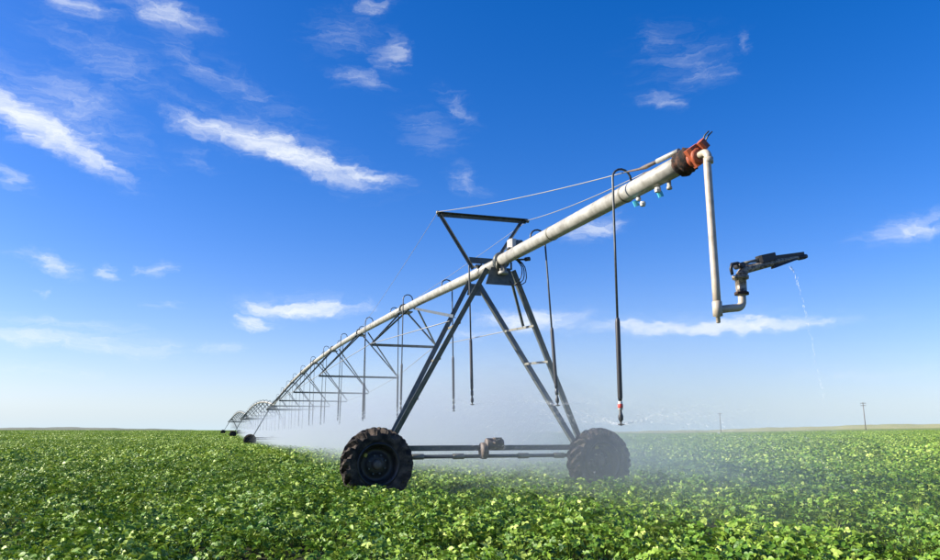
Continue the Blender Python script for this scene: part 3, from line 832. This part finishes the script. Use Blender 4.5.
ngp.interface.new_socket('Geometry', in_out='INPUT', socket_type='NodeSocketGeometry'); ngp.interface.new_socket('Geometry', in_out='OUTPUT', socket_type='NodeSocketGeometry')
gi = ngp.nodes.new('NodeGroupInput'); go = ngp.nodes.new('NodeGroupOutput')
iop = ngp.nodes.new('GeometryNodeInstanceOnPoints'); ci = ngp.nodes.new('GeometryNodeCollectionInfo')
ci.inputs['Collection'].default_value = protos; ci.inputs['Separate Children'].default_value = True; ci.inputs['Reset Children'].default_value = True
def gattr(nm, ty):
    n = ngp.nodes.new('GeometryNodeInputNamedAttribute'); n.data_type = ty; n.inputs['Name'].default_value = nm; return n.outputs['Attribute']
gl = ngp.links.new
gl(gi.outputs[0], iop.inputs['Points']); gl(ci.outputs[0], iop.inputs['Instance']); iop.inputs['Pick Instance'].default_value = True
gl(gattr('kind', 'INT'), iop.inputs['Instance Index'])
e2r = ngp.nodes.new('FunctionNodeEulerToRotation'); gl(gattr('turn', 'FLOAT_VECTOR'), e2r.inputs[0]); gl(e2r.outputs[0], iop.inputs['Rotation'])
cxyz = ngp.nodes.new('ShaderNodeCombineXYZ'); sz = gattr('size', 'FLOAT')
for q in range(3): gl(sz, cxyz.inputs[q])
gl(cxyz.outputs[0], iop.inputs['Scale']); gl(iop.outputs[0], go.inputs[0])
md = crop.modifiers.new('scatter', 'NODES'); md.node_group = ngp
print('crop plants', len(PT))

# ------------------------------------------------------------------ water: drops from the gun, spray from the nozzles, drifting mist
wat = bpy.data.materials.new('water_drops'); wat.use_nodes = True
wb = wat.node_tree.nodes['Principled BSDF']; wb.inputs['Base Color'].default_value = (.93, .96, .98, 1); wb.inputs['Roughness'].default_value = .15
wb.inputs['Transmission Weight'].default_value = .15; wb.inputs['IOR'].default_value = 1.33; wb.inputs['Alpha'].default_value = .6
OCT = [(1, 0, 0), (-1, 0, 0), (0, 1, 0), (0, -1, 0), (0, 0, 1), (0, 0, -1)]
OCF = [(0, 2, 4), (2, 1, 4), (1, 3, 4), (3, 0, 4), (2, 0, 5), (1, 2, 5), (3, 1, 5), (0, 3, 5)]
def drops_mesh(name, items):
    vs = []; fs = []
    for p, dr, ln_, w_ in items:
        dr = dr.normalized(); u = dr.cross(Vector((.3, .2, 1)) if abs(dr.z) < .9 else Vector((1, 0, 0))).normalized(); v = dr.cross(u); o = len(vs)
        vs += [tuple(p + u * (a * w_) + v * (b_ * w_) + dr * (c * ln_)) for a, b_, c in OCT]
        fs += [tuple(i + o for i in f) for f in OCF]
    me = bpy.data.meshes.new(name); me.from_pydata(vs, [], fs); me.polygons.foreach_set('use_smooth', [True] * len(fs)); me.materials.append(wat); me.update()
    return me
tip = W0 @ (b2 + Vector((.10, 0, -.05)))
rs = random.Random(9); it = []
wdir = (W0.to_3x3() @ Vector((1, 0, 0)))
for k in range(95):
    u = rs.random() ** 1.25
    p = tip + wdir * (.26 * u ** .7 + rs.gauss(0, .004 + .012 * u)) + Vector((0, 0, -1.35 * u ** 1.15)) + Vector((rs.gauss(0, .003), rs.gauss(0, .01), 0))
    big = rs.random() < .25
    it.append((p, Vector((.10, 0, -.95)), rs.uniform(.010, .024) * (1 if u < .35 else .6), rs.uniform(.0012, .0020) if u < .35 else rs.uniform(.0010, .0020)))
tag(link('water_drops', drops_mesh('water_drops', it)), 'thin broken string of water drops falling from the end gun', 'water drops', kind='stuff')
it = []
for j, nz in enumerate(NOZ[:9]):
    cnt = [2200, 1800, 900, 800, 600, 400, 400, 300, 300][j]
    for k in range(cnt):
        a = rs.uniform(0, 2 * math.pi); v0 = rs.uniform(5.5, 7.5); tt = rs.random() ** 1.3 * .55
        up = rs.gauss(1.2, .35)
        p = nz + Vector((math.cos(a) * v0 * tt * .62, math.sin(a) * v0 * tt * .62, up * tt - 4.9 * tt * tt * .8)) + wdir * (1.2 * tt * tt)
        if p.z < .2: continue
        it.append((p, Vector((math.cos(a) * v0 * .62, math.sin(a) * v0 * .62, up - 8 * tt)), rs.uniform(.014, .040), rs.uniform(.0004, .0008)))
tag(link('water_spray', drops_mesh('water_spray', it)), 'fine water droplets spraying out from the hanging nozzles', 'water spray', kind='stuff')

# mist: one closed body of drifting droplets along the machine, leeward of the hoses
mm = bpy.data.materials.new('spray_mist'); mm.use_nodes = True
nt = mm.node_tree; nt.nodes.clear(); L = nt.links.new
tcm = nt.nodes.new('ShaderNodeTexCoord'); sp = nt.nodes.new('ShaderNodeSeparateXYZ'); L(tcm.outputs['Object'], sp.inputs[0])
def mrange(src, a, c, lo=0.0, hi=1.0, typ='SMOOTHSTEP'):
    n = nt.nodes.new('ShaderNodeMapRange'); n.interpolation_type = typ
    for k_, v_ in (('From Min', a), ('From Max', c), ('To Min', lo), ('To Max', hi)): n.inputs[k_].default_value = v_
    L(src, n.inputs['Value']); return n.outputs[0]
def mmath(op, a, c):
    n = nt.nodes.new('ShaderNodeMath'); n.operation = op
    for i_, v_ in enumerate((a, c)):
        if isinstance(v_, (int, float)): n.inputs[i_].default_value = v_
        else: L(v_, n.inputs[i_])
    return n.outputs[0]
nzm = nt.nodes.new('ShaderNodeTexNoise'); nzm.inputs['Scale'].default_value = .33; nzm.inputs['Detail'].default_value = 3; L(tcm.outputs['Object'], nzm.inputs['Vector'])
puff = mrange(nzm.outputs['Fac'], .30, .72, .25, 1.6)
hz_ = mmath('POWER', mrange(sp.outputs[2], .2, 4.1, 1.0, 0.0), 1.25)
wx = mmath('MULTIPLY', mrange(sp.outputs[0], -2.4, 1.6), mrange(mmath('SUBTRACT', sp.outputs[0], mmath('MULTIPLY', sp.outputs[1], .22)), 1.4, 6.8, 1.0, 0.0))
ty = mmath('MULTIPLY', mrange(sp.outputs[1], -7.0, 9.0, .28, 1.5), mrange(sp.outputs[1], 120, 175, 1.0, 0.0))
den = mmath('MULTIPLY', mmath('MULTIPLY', puff, hz_), mmath('MULTIPLY', wx, ty))
pv_ = nt.nodes.new('ShaderNodeVolumePrincipled'); pv_.inputs['Color'].default_value = (.93, .985, 1.0, 1); pv_.inputs['Anisotropy'].default_value = .60
L(mmath('MULTIPLY', den, .165), pv_.inputs['Density'])
mm.cycles.volume_sampling = 'DISTANCE'
om = nt.nodes.new('ShaderNodeOutputMaterial'); L(pv_.outputs[0], om.inputs['Volume'])
mist_me = MB().box((6.5, 84, 1.95), (19, 182, 4.5)).mesh('mist', mm)
mist = link('mist', mist_me, None, W0)
tag(mist, 'pale water mist drifting low over the field from the hanging hoses', 'mist', kind='stuff')
